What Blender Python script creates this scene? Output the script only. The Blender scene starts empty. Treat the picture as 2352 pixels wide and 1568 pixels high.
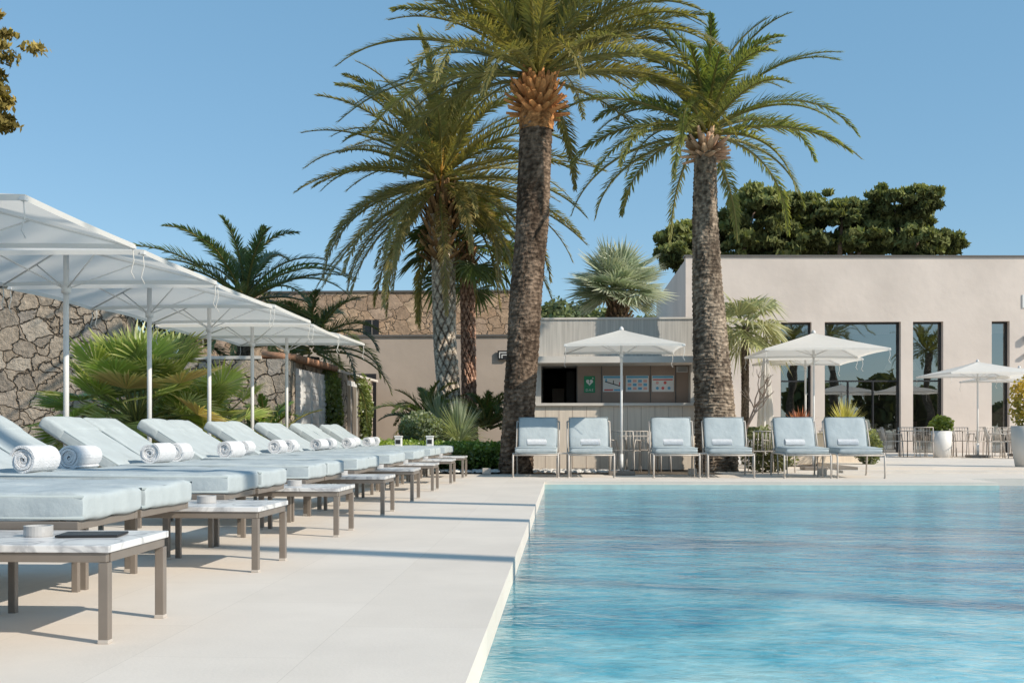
import bpy, bmesh, math, random
from mathutils import Vector, Matrix, noise
random.seed(7)
R=random.random; U=random.uniform
sc=bpy.context.scene
rad=math.radians
# ------------------------------------------------------------------ materials
def new_mat(name):
    m=bpy.data.materials.new(name); m.use_nodes=True
    nt=m.node_tree; b=nt.nodes['Principled BSDF']; return m,nt,b
def M(name,col,rough=.6,var=0.,vscale=4,bump=0.,bscale=40,metal=0.,spec=.5,stretch=(1,1,1),detail=4,trans=0.,bdist=.01):
    m,nt,b=new_mat(name); n=nt.nodes; l=nt.links
    b.inputs['Roughness'].default_value=rough; b.inputs['Metallic'].default_value=metal
    b.inputs['Specular IOR Level'].default_value=spec
    b.inputs['Base Color'].default_value=(*col,1)
    tc=n.new('ShaderNodeTexCoord'); mp=n.new('ShaderNodeMapping'); mp.inputs['Scale'].default_value=stretch
    l.new(tc.outputs['Object'],mp.inputs[0])
    if var>0:
        t=n.new('ShaderNodeTexNoise'); t.inputs['Scale'].default_value=vscale; t.inputs['Detail'].default_value=detail
        l.new(mp.outputs[0],t.inputs[0])
        r=n.new('ShaderNodeValToRGB'); r.color_ramp.elements[0].position=.3; r.color_ramp.elements[1].position=.7
        r.color_ramp.elements[0].color=(*[c*(1-var) for c in col],1)
        r.color_ramp.elements[1].color=(*[min(1,c*(1+var)) for c in col],1)
        l.new(t.outputs[0],r.inputs[0]); l.new(r.outputs[0],b.inputs['Base Color'])
    if bump>0:
        t2=n.new('ShaderNodeTexNoise'); t2.inputs['Scale'].default_value=bscale; t2.inputs['Detail'].default_value=5
        l.new(mp.outputs[0],t2.inputs[0])
        bp=n.new('ShaderNodeBump'); bp.inputs['Strength'].default_value=bump; bp.inputs['Distance'].default_value=bdist
        l.new(t2.outputs[0],bp.inputs['Height']); l.new(bp.outputs[0],b.inputs['Normal'])
    if trans>0:
        tr=n.new('ShaderNodeBsdfTranslucent'); tr.inputs[0].default_value=(*col,1)
        mx=n.new('ShaderNodeMixShader'); mx.inputs[0].default_value=trans
        l.new(b.outputs[0],mx.inputs[1]); l.new(tr.outputs[0],mx.inputs[2])
        l.new(mx.outputs[0],n['Material Output'].inputs[0])
    return m
def attr_mat(name,rough=.5,trans=.25,bump=0,bscale=30,spec=.4,tcol=1.3,mottle=.0,tt=(1.2,1.2,.5)):
    m,nt,b=new_mat(name); n=nt.nodes; l=nt.links
    a=n.new('ShaderNodeVertexColor'); a.layer_name='col'
    out=a.outputs[0]
    if mottle>0:
        tc=n.new('ShaderNodeTexCoord'); t=n.new('ShaderNodeTexNoise'); t.inputs['Scale'].default_value=bscale*.6; t.inputs['Detail'].default_value=5
        l.new(tc.outputs['Object'],t.inputs[0])
        r=n.new('ShaderNodeMapRange'); r.inputs[1].default_value=.3; r.inputs[2].default_value=.7
        r.inputs[3].default_value=1-mottle; r.inputs[4].default_value=1+mottle
        l.new(t.outputs[0],r.inputs[0])
        mm=n.new('ShaderNodeVectorMath'); mm.operation='MULTIPLY'
        l.new(out,mm.inputs[0]); l.new(r.outputs[0],mm.inputs[1]); out=mm.outputs[0]
    l.new(out,b.inputs['Base Color'])
    b.inputs['Roughness'].default_value=rough; b.inputs['Specular IOR Level'].default_value=spec
    if bump>0:
        tc=n.new('ShaderNodeTexCoord'); t2=n.new('ShaderNodeTexNoise'); t2.inputs['Scale'].default_value=bscale; t2.inputs['Detail'].default_value=6
        l.new(tc.outputs['Object'],t2.inputs[0])
        bp=n.new('ShaderNodeBump'); bp.inputs['Strength'].default_value=bump; bp.inputs['Distance'].default_value=.03
        l.new(t2.outputs[0],bp.inputs['Height']); l.new(bp.outputs[0],b.inputs['Normal'])
    if trans>0:
        tr=n.new('ShaderNodeBsdfTranslucent'); 
        sc_=n.new('ShaderNodeVectorMath'); sc_.operation='MULTIPLY'; sc_.inputs[1].default_value=(tcol*tt[0],tcol*tt[1],tcol*tt[2])
        l.new(out,sc_.inputs[0]); l.new(sc_.outputs[0],tr.inputs[0])
        mx=n.new('ShaderNodeMixShader'); mx.inputs[0].default_value=trans
        l.new(b.outputs[0],mx.inputs[1]); l.new(tr.outputs[0],mx.inputs[2])
        l.new(mx.outputs[0],n['Material Output'].inputs[0])
    return m
leafM=attr_mat('leaf',.38,.34,tcol=1.6,spec=.6)
silverM=attr_mat('silver_leaf',.45,.28,tcol=1.2,spec=.5,tt=(1,1,.75))
pineM=attr_mat('needles',.8,.2,spec=.1,tcol=1.3)
barkM=attr_mat('bark',.95,0,bump=1.0,bscale=24,spec=.1,mottle=.5)
bootM=attr_mat('boot',.8,0.,bump=.5,bscale=30,spec=.2,mottle=.2)
metalW=M('white_metal',(.70,.69,.67),.35,.05,8)
metalT=M('taupe_metal',(.24,.205,.175),.42,.08,6,metal=.25)
metalL=M('pale_metal',(.52,.47,.42),.4,.05,6)
canvas=M('canvas',(.84,.815,.77),.85,.02,3,bump=.15,bscale=9,trans=.40,spec=.1,bdist=.03)
cushM=M('cushion_fabric',(.44,.49,.505),.9,.06,5,bump=.55,bscale=4.5,spec=.12,bdist=.04)
pipeM=M('cushion_piping',(.36,.42,.44),.9)
towelM=M('towel',(.70,.705,.72),.95,.07,20,bump=.8,bscale=110,spec=.05)
plaster=M('plaster',(.68,.595,.53),.9,.08,.6,bump=.3,bscale=2.5,spec=.1,bdist=.04,detail=9)
plaster2=M('plaster_dark',(.46,.38,.315),.9,.08,.8,bump=.25,bscale=4,spec=.1,detail=8,bdist=.03)
copingM=M('coping',(.13,.12,.11),.6)
blackM=M('black',(.02,.02,.022),.5)
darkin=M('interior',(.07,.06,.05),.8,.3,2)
brownM=M('brown_panel',(.36,.27,.215),.6,.06,3)
boardG=M('grey_boards',(.50,.465,.42),.8,.16,3,bump=.3,bscale=8,stretch=(9,9,.35))
boardB=M('beige_boards',(.74,.64,.53),.8,.08,3,bump=.15,bscale=8,stretch=(7,7,.4))
slabM=M('light_stone',(.66,.61,.55),.7,.06,3)
soilM=M('soil',(.13,.10,.07),.95,.4,4,bump=.8,bscale=12,bdist=.04)
groundM=M('ground_mat',(.40,.35,.28),.95,.15,.6,bump=.2,bscale=5)
pebM=M('pebble',(.66,.64,.61),.8,.15,9)
tileM=M('roof_tile',(.42,.22,.13),.85,.35,6,bump=.5,bscale=14)
doorM=M('white_door',(.72,.71,.69),.55,.05,2)
skinM=M('skin',(.45,.25,.17),.6)
clothM=M('swimwear',(.35,.10,.04),.8)
hairM=M('hair',(.03,.02,.012),.7)
marble,nt,b=new_mat('marble'); n=nt.nodes;l=nt.links
t=n.new('ShaderNodeTexNoise'); t.inputs['Scale'].default_value=2.6; t.inputs['Detail'].default_value=9; t.inputs['Distortion'].default_value=1.6
gg=n.new('ShaderNodeNewGeometry'); l.new(gg.outputs['Position'],t.inputs[0])
r=n.new('ShaderNodeValToRGB'); e=r.color_ramp.elements; e[0].position=.42;e[0].color=(.72,.71,.70,1);e[1].position=.58;e[1].color=(.74,.73,.72,1)
x=r.color_ramp.elements.new(.5); x.color=(.42,.42,.43,1)
x=r.color_ramp.elements.new(.472); x.color=(.68,.67,.66,1)
l.new(t.outputs[0],r.inputs[0]); l.new(r.outputs[0],b.inputs['Base Color']); b.inputs['Roughness'].default_value=.25
# deck stone with faint joints
deckM,nt,b=new_mat('deck_stone'); n=nt.nodes;l=nt.links
g=n.new('ShaderNodeNewGeometry'); br=n.new('ShaderNodeTexBrick'); mp=n.new('ShaderNodeMapping')
mp.inputs['Rotation'].default_value=(0,0,rad(90)); mp.inputs['Location'].default_value=(.1,-.34,0)
l.new(g.outputs['Position'],mp.inputs[0]); l.new(mp.outputs[0],br.inputs[0])
br.inputs['Scale'].default_value=1; br.inputs['Brick Width'].default_value=1.3; br.inputs['Row Height'].default_value=.65
br.inputs['Mortar Size'].default_value=.002; br.inputs['Mortar Smooth'].default_value=.6
br.inputs['Color1'].default_value=(.735,.655,.57,1); br.inputs['Color2'].default_value=(.765,.685,.60,1); br.inputs['Mortar'].default_value=(.63,.56,.48,1)
t=n.new('ShaderNodeTexNoise'); t.inputs['Scale'].default_value=1.1; t.inputs['Detail'].default_value=9; t.inputs['Roughness'].default_value=.65
l.new(g.outputs['Position'],t.inputs[0])
mr=n.new('ShaderNodeMapRange'); mr.inputs[1].default_value=.25;mr.inputs[2].default_value=.75;mr.inputs[3].default_value=.90;mr.inputs[4].default_value=1.05
l.new(t.outputs[0],mr.inputs[0])
vm=n.new('ShaderNodeVectorMath'); vm.operation='MULTIPLY'; l.new(br.outputs[0],vm.inputs[0]); l.new(mr.outputs[0],vm.inputs[1])
l.new(vm.outputs[0],b.inputs['Base Color']); b.inputs['Roughness'].default_value=.75; b.inputs['Specular IOR Level'].default_value=.25
t3=n.new('ShaderNodeTexNoise'); t3.inputs['Scale'].default_value=60; t3.inputs['Detail'].default_value=4; l.new(g.outputs['Position'],t3.inputs[0])
bp=n.new('ShaderNodeBump'); bp.inputs['Strength'].default_value=.2; bp.inputs['Distance'].default_value=.004; l.new(t3.outputs[0],bp.inputs['Height']); l.new(bp.outputs[0],b.inputs['Normal'])
def stone(name,scale,cols,mort,dirt=.2,zs=1.25,edge=.05,bd=.06):
    m,nt,b=new_mat(name); n=nt.nodes;l=nt.links
    g=n.new('ShaderNodeNewGeometry'); mp=n.new('ShaderNodeMapping'); mp.inputs['Scale'].default_value=(1,1,zs); l.new(g.outputs['Position'],mp.inputs[0])
    nz=n.new('ShaderNodeTexNoise'); nz.inputs['Scale'].default_value=3.2; nz.inputs['Detail'].default_value=3
    l.new(mp.outputs[0],nz.inputs[0])
    ad=n.new('ShaderNodeVectorMath'); ad.operation='MULTIPLY_ADD'; ad.inputs[1].default_value=(.35,.35,.35)
    l.new(nz.outputs[1],ad.inputs[0]); l.new(mp.outputs[0],ad.inputs[2])
    v=n.new('ShaderNodeTexVoronoi'); v.inputs['Scale'].default_value=scale; l.new(ad.outputs[0],v.inputs[0])
    v2=n.new('ShaderNodeTexVoronoi'); v2.feature='DISTANCE_TO_EDGE'; v2.inputs['Scale'].default_value=scale; l.new(ad.outputs[0],v2.inputs[0])
    sp=n.new('ShaderNodeSeparateColor'); l.new(v.outputs['Color'],sp.inputs[0])
    r=n.new('ShaderNodeValToRGB'); e=r.color_ramp.elements; e[0].color=(*cols[0],1); e[1].color=(*cols[-1],1)
    for i,c in enumerate(cols[1:-1]): x=e.new((i+1)/(len(cols)-1)); x.color=(*c,1)
    l.new(sp.outputs[0],r.inputs[0])
    n2=n.new('ShaderNodeTexNoise'); n2.inputs['Scale'].default_value=7; n2.inputs['Detail'].default_value=8; n2.inputs['Roughness'].default_value=.7; l.new(g.outputs['Position'],n2.inputs[0])
    mr=n.new('ShaderNodeMapRange'); mr.inputs[1].default_value=.3;mr.inputs[2].default_value=.7;mr.inputs[3].default_value=1-dirt;mr.inputs[4].default_value=1+dirt
    l.new(n2.outputs[0],mr.inputs[0]); vm=n.new('ShaderNodeVectorMath'); vm.operation='MULTIPLY'; l.new(r.outputs[0],vm.inputs[0]); l.new(mr.outputs[0],vm.inputs[1])
    st=n.new('ShaderNodeMapRange'); st.inputs[1].default_value=.0; st.inputs[2].default_value=edge; l.new(v2.outputs[0],st.inputs[0])
    mx=n.new('ShaderNodeMix'); mx.data_type='RGBA'; l.new(st.outputs[0],mx.inputs[0]); mx.inputs[6].default_value=(*mort,1); l.new(vm.outputs[0],mx.inputs[7])
    l.new(mx.outputs[2],b.inputs['Base Color']); b.inputs['Roughness'].default_value=.95; b.inputs['Specular IOR Level'].default_value=.1
    ad2=n.new('ShaderNodeMath'); ad2.operation='MULTIPLY_ADD'; l.new(n2.outputs[0],ad2.inputs[0]); ad2.inputs[1].default_value=.9; l.new(st.outputs[0],ad2.inputs[2])
    ad3=n.new('ShaderNodeMath'); ad3.operation='MULTIPLY_ADD'; l.new(sp.outputs[1],ad3.inputs[0]); ad3.inputs[1].default_value=.8; l.new(ad2.outputs[0],ad3.inputs[2])
    bp=n.new('ShaderNodeBump'); bp.inputs['Strength'].default_value=1; bp.inputs['Distance'].default_value=bd; l.new(ad3.outputs[0],bp.inputs['Height']); l.new(bp.outputs[0],b.inputs['Normal'])
    return m
stoneL=stone('stone_flag',2.1,[(.46,.37,.28),(.60,.51,.41),(.38,.32,.26),(.53,.43,.33),(.42,.37,.32)],(.20,.16,.12),.3,bd=.10)
stoneB=stone('stone_back',2.0,[(.45,.30,.195),(.56,.40,.27),(.39,.27,.185),(.52,.38,.28)],(.38,.275,.19),.3,edge=.04,bd=.05)
# water
water,nt,b=new_mat('pool_water'); n=nt.nodes;l=nt.links
g=n.new('ShaderNodeNewGeometry'); mp=n.new('ShaderNodeMapping'); mp.inputs['Scale'].default_value=(.42,.7,1); l.new(g.outputs['Position'],mp.inputs[0])
t=n.new('ShaderNodeTexNoise'); t.inputs['Scale'].default_value=1.4; t.inputs['Detail'].default_value=5; t.inputs['Roughness'].default_value=.6; t.inputs['Distortion'].default_value=1.2
l.new(mp.outputs[0],t.inputs[0])
t4=n.new('ShaderNodeTexNoise'); t4.inputs['Scale'].default_value=10; t4.inputs['Detail'].default_value=3; t4.inputs['Distortion'].default_value=2.2; l.new(mp.outputs[0],t4.inputs[0])
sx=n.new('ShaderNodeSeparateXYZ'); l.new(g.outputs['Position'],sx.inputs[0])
my=n.new('ShaderNodeMapRange'); my.inputs[1].default_value=4.0; my.inputs[2].default_value=9.0; my.inputs[3].default_value=.20; my.inputs[4].default_value=-.17  # near water painted lighter, standing in for the steeper view angle
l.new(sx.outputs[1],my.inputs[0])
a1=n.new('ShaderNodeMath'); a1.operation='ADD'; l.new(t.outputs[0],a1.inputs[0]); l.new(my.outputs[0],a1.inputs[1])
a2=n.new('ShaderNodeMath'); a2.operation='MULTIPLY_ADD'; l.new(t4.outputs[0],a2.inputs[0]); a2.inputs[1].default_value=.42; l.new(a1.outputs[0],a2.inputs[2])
r=n.new('ShaderNodeValToRGB'); e=r.color_ramp.elements; e[0].position=.46; e[0].color=(.01,.17,.30,1); e[1].position=1.0; e[1].color=(.40,.72,.75,1)  # deep to pale tones bake refraction and reflection patches into the colour
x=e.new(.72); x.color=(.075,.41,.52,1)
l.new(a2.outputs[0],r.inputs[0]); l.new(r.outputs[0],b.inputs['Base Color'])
b.subsurface_method='BURLEY'; b.inputs['Subsurface Weight'].default_value=.86; b.inputs['Subsurface Radius'].default_value=(1,1,1); b.inputs['Subsurface Scale'].default_value=1.5
b.inputs['Roughness'].default_value=.015; b.inputs['IOR'].default_value=1.34
w1=n.new('ShaderNodeTexNoise'); w1.inputs['Scale'].default_value=2.4; w1.inputs['Detail'].default_value=3; w1.inputs['Distortion'].default_value=.6
mp2=n.new('ShaderNodeMapping'); mp2.inputs['Scale'].default_value=(.8,1.6,1); mp2.inputs['Rotation'].default_value=(0,0,rad(9)); l.new(g.outputs['Position'],mp2.inputs[0]); l.new(mp2.outputs[0],w1.inputs[0])
w2=n.new('ShaderNodeTexNoise'); w2.inputs['Scale'].default_value=12; w2.inputs['Detail'].default_value=4; w2.inputs['Distortion'].default_value=1.0; l.new(mp2.outputs[0],w2.inputs[0])
ws=n.new('ShaderNodeMath'); ws.operation='MULTIPLY_ADD'; l.new(w2.outputs[0],ws.inputs[0]); ws.inputs[1].default_value=.36; l.new(w1.outputs[0],ws.inputs[2])
bp=n.new('ShaderNodeBump'); bp.inputs['Strength'].default_value=.55; bp.inputs['Distance'].default_value=.042; l.new(ws.outputs[0],bp.inputs['Height']); l.new(bp.outputs[0],b.inputs['Normal'])
poolM=M('pool_tile',(.46,.60,.57),.4,.08,6)
glassM,nt,b=new_mat('window_glass'); n=nt.nodes;l=nt.links
gl=n.new('ShaderNodeBsdfGlossy'); gl.inputs['Roughness'].default_value=.01; gl.inputs[0].default_value=(.9,.93,.93,1)
tn=n.new('ShaderNodeTexNoise'); tn.inputs['Scale'].default_value=.5; tg=n.new('ShaderNodeNewGeometry'); l.new(tg.outputs['Position'],tn.inputs[0])
bpg=n.new('ShaderNodeBump'); bpg.inputs['Strength'].default_value=.08; bpg.inputs['Distance'].default_value=.1; l.new(tn.outputs[0],bpg.inputs['Height']); l.new(bpg.outputs[0],gl.inputs['Normal'])
tp=n.new('ShaderNodeBsdfTransparent'); tp.inputs[0].default_value=(.62,.64,.62,1)
mx=n.new('ShaderNodeMixShader'); mx.inputs[0].default_value=.33; l.new(tp.outputs[0],mx.inputs[1]); l.new(gl.outputs[0],mx.inputs[2])
l.new(mx.outputs[0],n['Material Output'].inputs[0])
ashM=M('ashtray_glass',(.45,.44,.43),.08,spec=.8)
# ------------------------------------------------------------------ mesh builder
class MB:
    def __init__(s): s.v=[];s.f=[];s.m=[];s.s=[];s.c=[];s.mats=[]
    def add(s,vs,fs,mat,col=(1,1,1),smooth=False):
        if mat not in s.mats: s.mats.append(mat)
        k=s.mats.index(mat); o=len(s.v)
        s.v.extend([tuple(p) for p in vs])
        if col and isinstance(col[0],(tuple,list)): s.c.extend(col)
        else: s.c.extend([col]*len(vs))
        for f in fs: s.f.append(tuple(i+o for i in f)); s.m.append(k); s.s.append(smooth)
    def box(s,x0,x1,y0,y1,z0,z1,mat):
        vs=[(x,y,z) for x in(x0,x1) for y in(y0,y1) for z in(z0,z1)]
        s.add(vs,[(0,1,3,2),(4,6,7,5),(0,4,5,1),(2,3,7,6),(0,2,6,4),(1,5,7,3)],mat)
    def rbox(s,c,size,bev,mat,rot=None,seg=2,smooth=False):
        bm=bmesh.new(); bmesh.ops.create_cube(bm,size=1)
        for v in bm.verts: v.co=Vector((v.co.x*size[0],v.co.y*size[1],v.co.z*size[2]))
        bmesh.ops.bevel(bm,geom=list(bm.edges),offset=bev,segments=seg,affect='EDGES',profile=.5)
        mt=Matrix.Translation(c)@(rot or Matrix())
        bm.verts.ensure_lookup_table()
        vs=[mt@v.co for v in bm.verts]; fs=[[v.index for v in f.verts] for f in bm.faces]; bm.free()
        s.add(vs,fs,mat,smooth=smooth)
    def tube(s,pts,rr,seg,mat,col=(1,1,1),smooth=True,cap=True):
        pts=[Vector(p) for p in pts]; vs=[];cols=[]
        if not isinstance(rr,(list,tuple)): rr=[rr]*len(pts)
        prev=None
        for i,p in enumerate(pts):
            t=(pts[min(i+1,len(pts)-1)]-pts[max(i-1,0)]).normalized()
            if prev is None:
                ref=Vector((0,0,1)) if abs(t.z)<.9 else Vector((1,0,0)); a=t.cross(ref).normalized()
            else: a=(prev-t*prev.dot(t)).normalized()
            prev=a; bb=t.cross(a)
            for k in range(seg):
                an=2*math.pi*k/seg; vs.append(p+(a*math.cos(an)+bb*math.sin(an))*rr[i])
        fs=[(i*seg+k,i*seg+(k+1)%seg,(i+1)*seg+(k+1)%seg,(i+1)*seg+k) for i in range(len(pts)-1) for k in range(seg)]
        if cap: fs+= [tuple(range(seg))[::-1],tuple((len(pts)-1)*seg+k for k in range(seg))]
        s.add(vs,fs,mat,col,smooth)
    def cushion(s,L,W,T,mt,mat,nu=18,nv=14,p=12,q=.3,seed=0,pipe=True,sag=0.):
        vs=[];fs=[]
        def sp(i,n): return math.sin(math.pi/2*math.sin(math.pi/2*(-1+2*i/n)))
        for sgn in(1,-1):
            o=len(vs)
            for i in range(nu+1):
                for j in range(nv+1):
                    u=sp(i,nu);v=sp(j,nv)
                    h=max(0,(1-abs(u)**p)*(1-abs(v)**p))**q
                    z=sgn*T/2*h
                    if 0<i<nu and 0<j<nv: z+=.016*noise.noise(Vector((u*L*2.6+seed,v*W*2.6,sgn*3)))*h
                    x_=u*L/2*(1-.012*abs(v)**14); y_=v*W/2*(1-.02*abs(u)**20)
                    vs.append(mt@Vector((x_,y_,z)))
            for i in range(nu):
                for j in range(nv):
                    a=o+i*(nv+1)+j; q4=(a,a+nv+1,a+nv+2,a+1)
                    fs.append(q4 if sgn>0 else q4[::-1])
        s.add(vs,fs,mat,smooth=True)
        if pipe:
            e=.985
            for z in (T*.36,-T*.36):
                c=[(-L/2*e,-W/2*e),(L/2*e,-W/2*e),(L/2*e,W/2*e),(-L/2*e,W/2*e),(-L/2*e,-W/2*e)]
                s.tube([mt@Vector((x_,y_,z)) for x_,y_ in c],.0075,5,pipeM,smooth=True)
    def mesh(s,name):
        me=bpy.data.meshes.new(name); me.from_pydata(s.v,[],s.f)
        for m in s.mats: me.materials.append(m)
        me.polygons.foreach_set('material_index',s.m); me.polygons.foreach_set('use_smooth',s.s)
        ca=me.color_attributes.new('col','FLOAT_COLOR','POINT')
        ca.data.foreach_set('color',[x for c in s.c for x in (c[0],c[1],c[2],1)])
        me.update(); return me
    def obj(s,name,loc=(0,0,0),rz=0):
        o=bpy.data.objects.new(name,s.mesh(name)); o.location=loc; o.rotation_euler=(0,0,rz)
        sc.collection.objects.link(o); return o
def inst(me,name,loc,rz=0,scale=1):
    o=bpy.data.objects.new(name,me); o.location=loc; o.rotation_euler=(0,0,rz); o.scale=(scale,)*3
    sc.collection.objects.link(o); return o
# ------------------------------------------------------------------ ground, deck, pool
PX=-.33; PY=18.27; TX=7.14; PR=10.5; PY2=19.8; WZ=-.13
def grid_ground(name,xs,ys,hole,z,mat):
    mb=MB()
    for i in range(len(xs)-1):
        for j in range(len(ys)-1):
            cx=(xs[i]+xs[i+1])/2; cy=(ys[j]+ys[j+1])/2
            if hole[0]<cx<hole[1] and hole[2]<cy<hole[3]: continue
            mb.add([(xs[i],ys[j],z),(xs[i+1],ys[j],z),(xs[i+1],ys[j+1],z),(xs[i],ys[j+1],z)],[(0,1,2,3)],mat)
    return mb.obj(name)
grid_ground('ground',[-900,PX-.05,PR+.05,900],[-900,-9.05,PY2+.05,1500],(PX-.05,PR+.05,-9.05,PY2+.05),-.03,groundM)
mb=MB()
mb.box(-6.2,PX,-9,PY,-1.5,0,deckM)
mb.box(-1.2,TX,PY,21.3,-1.5,0,deckM)
mb.box(-6.2,-1.2,PY,21.3,-.2,0,deckM)
mb.box(TX,16,PY2,21.3,-1.5,0,deckM)
mb.box(PR,16,-9,PY2,-1.5,0,deckM)
mb.obj('pool_deck')
mb=MB(); mb.box(3.1,24,21.3,38,-.1,.0,deckM)
mb.box(6.0,24,22.6,37.9,0,.11,deckM); mb.box(5.6,24,22.2,22.6,0,.05,slabM); mb.obj('terrace')
mb=MB()
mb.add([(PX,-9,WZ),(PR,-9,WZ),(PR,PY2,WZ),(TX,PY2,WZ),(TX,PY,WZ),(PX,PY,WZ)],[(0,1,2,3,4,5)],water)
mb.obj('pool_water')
mb=MB(); mb.box(PX,TX,PY-.012,PY,-1.4,-.05,poolM); mb.box(PX,PR,-9,PY2,-1.5,-1.4,poolM); mb.obj('pool_basin')
mb=MB(); mb.add([(-30,-9,-.02),(-6.2,-9,-.02),(-6.2,24,-.02),(-30,24,-.02)],[(0,1,2,3)],soilM)
mb.add([(-6.2,21.3,-.015),(3.1,21.3,-.015),(3.1,24,-.015),(-6.2,24,-.015)],[(0,1,2,3)],soilM)
mb.add([(-6.2,24,-.015),(-.7,24,-.015),(-.7,36,-.015),(-6.2,36,-.015)],[(0,1,2,3)],soilM); mb.obj('garden_bed')
mb=MB()
for i in range(520):
    a=U(0,6.28); rr=.5+R()**.7*1.4; x=-.9+math.cos(a)*rr*1.2; y=21.6+abs(math.sin(a))*rr*.6; r0=U(.03,.075)
    c=Vector((x,y,r0*.4)); sq=Matrix.Rotation(U(0,3),3,'Z')
    vs=[c+sq@Vector((p[0]*r0*U(1,1.5),p[1]*r0,p[2]*r0*.7)) for p in [(1,0,0),(0,1,0),(-1,0,0),(0,-1,0),(.5,.5,.8),(-.5,.5,.8),(-.5,-.5,.8),(.5,-.5,.8)]]
    mb.add(vs,[(0,1,4),(1,5,4),(1,2,5),(2,6,5),(2,3,6),(3,7,6),(3,0,7),(0,4,7),(4,5,6,7)],pebM,smooth=True)
mb.obj('pebbles')
# ------------------------------------------------------------------ left loungers, tables, towels, parasols
def lounger_mesh(sd=0):
    mb=MB(); W=.715
    mb.cushion(1.70,W,.135,Matrix.Translation((-.85,W/2,.49)),cushM,34,20,40,.16,seed=sd)
    ang=rad(32); L=.80
    mt=Matrix.Translation((-1.68,W/2,.50))@Matrix.Rotation(ang,4,'Y')@Matrix.Translation((-L/2,0,.0))
    mb.cushion(L,W,.11,mt,cushM,22,20,28,.18,seed=5+sd)
    mt2=mt@Matrix.Translation((-L/2+.11,0,.0)); mb.cushion(.23,W+.014,.126,mt2,cushM,12,14,20,.2,seed=9+sd,pipe=False)
    for y in(.02,W-.02): mb.rbox((-.86,y,.405),(1.66,.035,.04),.005,metalT)
    for x in(-.05,-1.68): mb.rbox((x,W/2,.405),(.035,W-.075,.04),.005,metalT)
    for x in(-.35,-1.5):
        for y in(.03,W-.03): mb.rbox((x,y,.19),(.035,.035,.385),.004,metalT)
    for y in(.08,W-.08): mb.tube([(-1.68,y,.42),(-2.36,y,.85)],.014,6,metalT)
    mb.tube([(-2.03,W/2,.62),(-1.8,W/2,.41)],.012,6,metalT)
    return mb.mesh('sun_lounger')
LMS=[lounger_mesh(0),lounger_mesh(17),lounger_mesh(41)]
def towel_mesh(r1=.10,L=.36,turns=4.2):
    mb=MB(); n=int(turns*24); vs=[];pt=(r1-.01)/turns; th=pt*.80
    for i in range(n+1):
        a=i/n*turns*2*math.pi; r=.014+(r1-.014)*i/n
        for rr in(r,max(.002,r-th)):
            for y in(0,L):
                wob=.004*noise.noise(Vector((math.cos(a)*2,math.sin(a)*2,r*20)))
                vs.append(((rr+wob)*math.cos(a),y+.008*math.sin(a*.7)+.004*math.sin(a*.23),(rr+wob)*math.sin(a)*.93))
    fs=[]
    for i in range(n):
        a=i*4;b_=a+4
        fs+=[(a,b_,b_+1,a+1),(a+2,a+3,b_+3,b_+2),(a,a+2,b_+2,b_),(a+1,b_+1,b_+3,a+3)]
    fs+=[(n*4,n*4+2,n*4+3,n*4+1)]
    mb.add(vs,fs,towelM,smooth=False)
    return mb.mesh('rolled_towel')
TM=towel_mesh()
def table_mesh():
    mb=MB(); mb.rbox((-.41,.32,.375),(.83,.65,.03),.004,marble)
    for y in(.02,.62): mb.rbox((-.41,y,.34),(.80,.03,.038),.003,metalT)
    for x in(-.02,-.80): mb.rbox((x,.32,.34),(.03,.565,.038),.003,metalT)
    for x in(-.022,-.798):
        for y in(.022,.618): 
            mb.rbox((x,y,.165),(.04,.042,.31),.003,metalT)
            mb.rbox((x,y,.008),(.044,.046,.015),.002,metalL)
    return mb.mesh('side_table')
TB=table_mesh()
def ashtray():
    mb=MB(); n=28; prof=[(0,.0),(.058,0),(.06,.005),(.06,.045),(.052,.045),(.048,.012),(0,.012)]
    vs=[(r*math.cos(6.2832*k/n),r*math.sin(6.2832*k/n),z) for r,z in prof for k in range(n)]
    fs=[(i*n+k,i*n+(k+1)%n,(i+1)*n+(k+1)%n,(i+1)*n+k) for i in range(len(prof)-1) for k in range(n)]
    mb.add(vs,fs,ashM,smooth=False); return mb.mesh('ashtray')
AM=ashtray()
P=2.18
for i in range(8):
    y=4.22+P*i
    inst(TB,'side_table',(-1.80+U(-.02,.02),y,0),rz=rad(U(-1,1)) if i else 0)
    inst(AM,'ashtray',(-2.26+U(-.03,.03),y+.36,.3905))
mb=MB(); mb.rbox((0,0,.006),(.26,.18,.011),.004,blackM); mb.obj('tablet_menu',(-2.03,4.60,.391),rad(8))
for i in range(9):
    y0=4.22+P*(i-1)+.64+.045
    for k in(0,1):
        if i==0 and k==0: continue
        y=y0+k*.735
        inst(LMS[(i*2+k)%3],'sun_lounger',(-2.20+U(-.025,.025),y,0),rz=rad(U(-.5,.5)))
        if i>0:
            o=inst(TM,'rolled_towel',(-3.68+U(-.04,.04),y+.14+U(-.04,.04),.555+.09),rz=U(-.12,.12),scale=U(.95,1.05))
            o.rotation_euler[1]=U(0,6)
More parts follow.
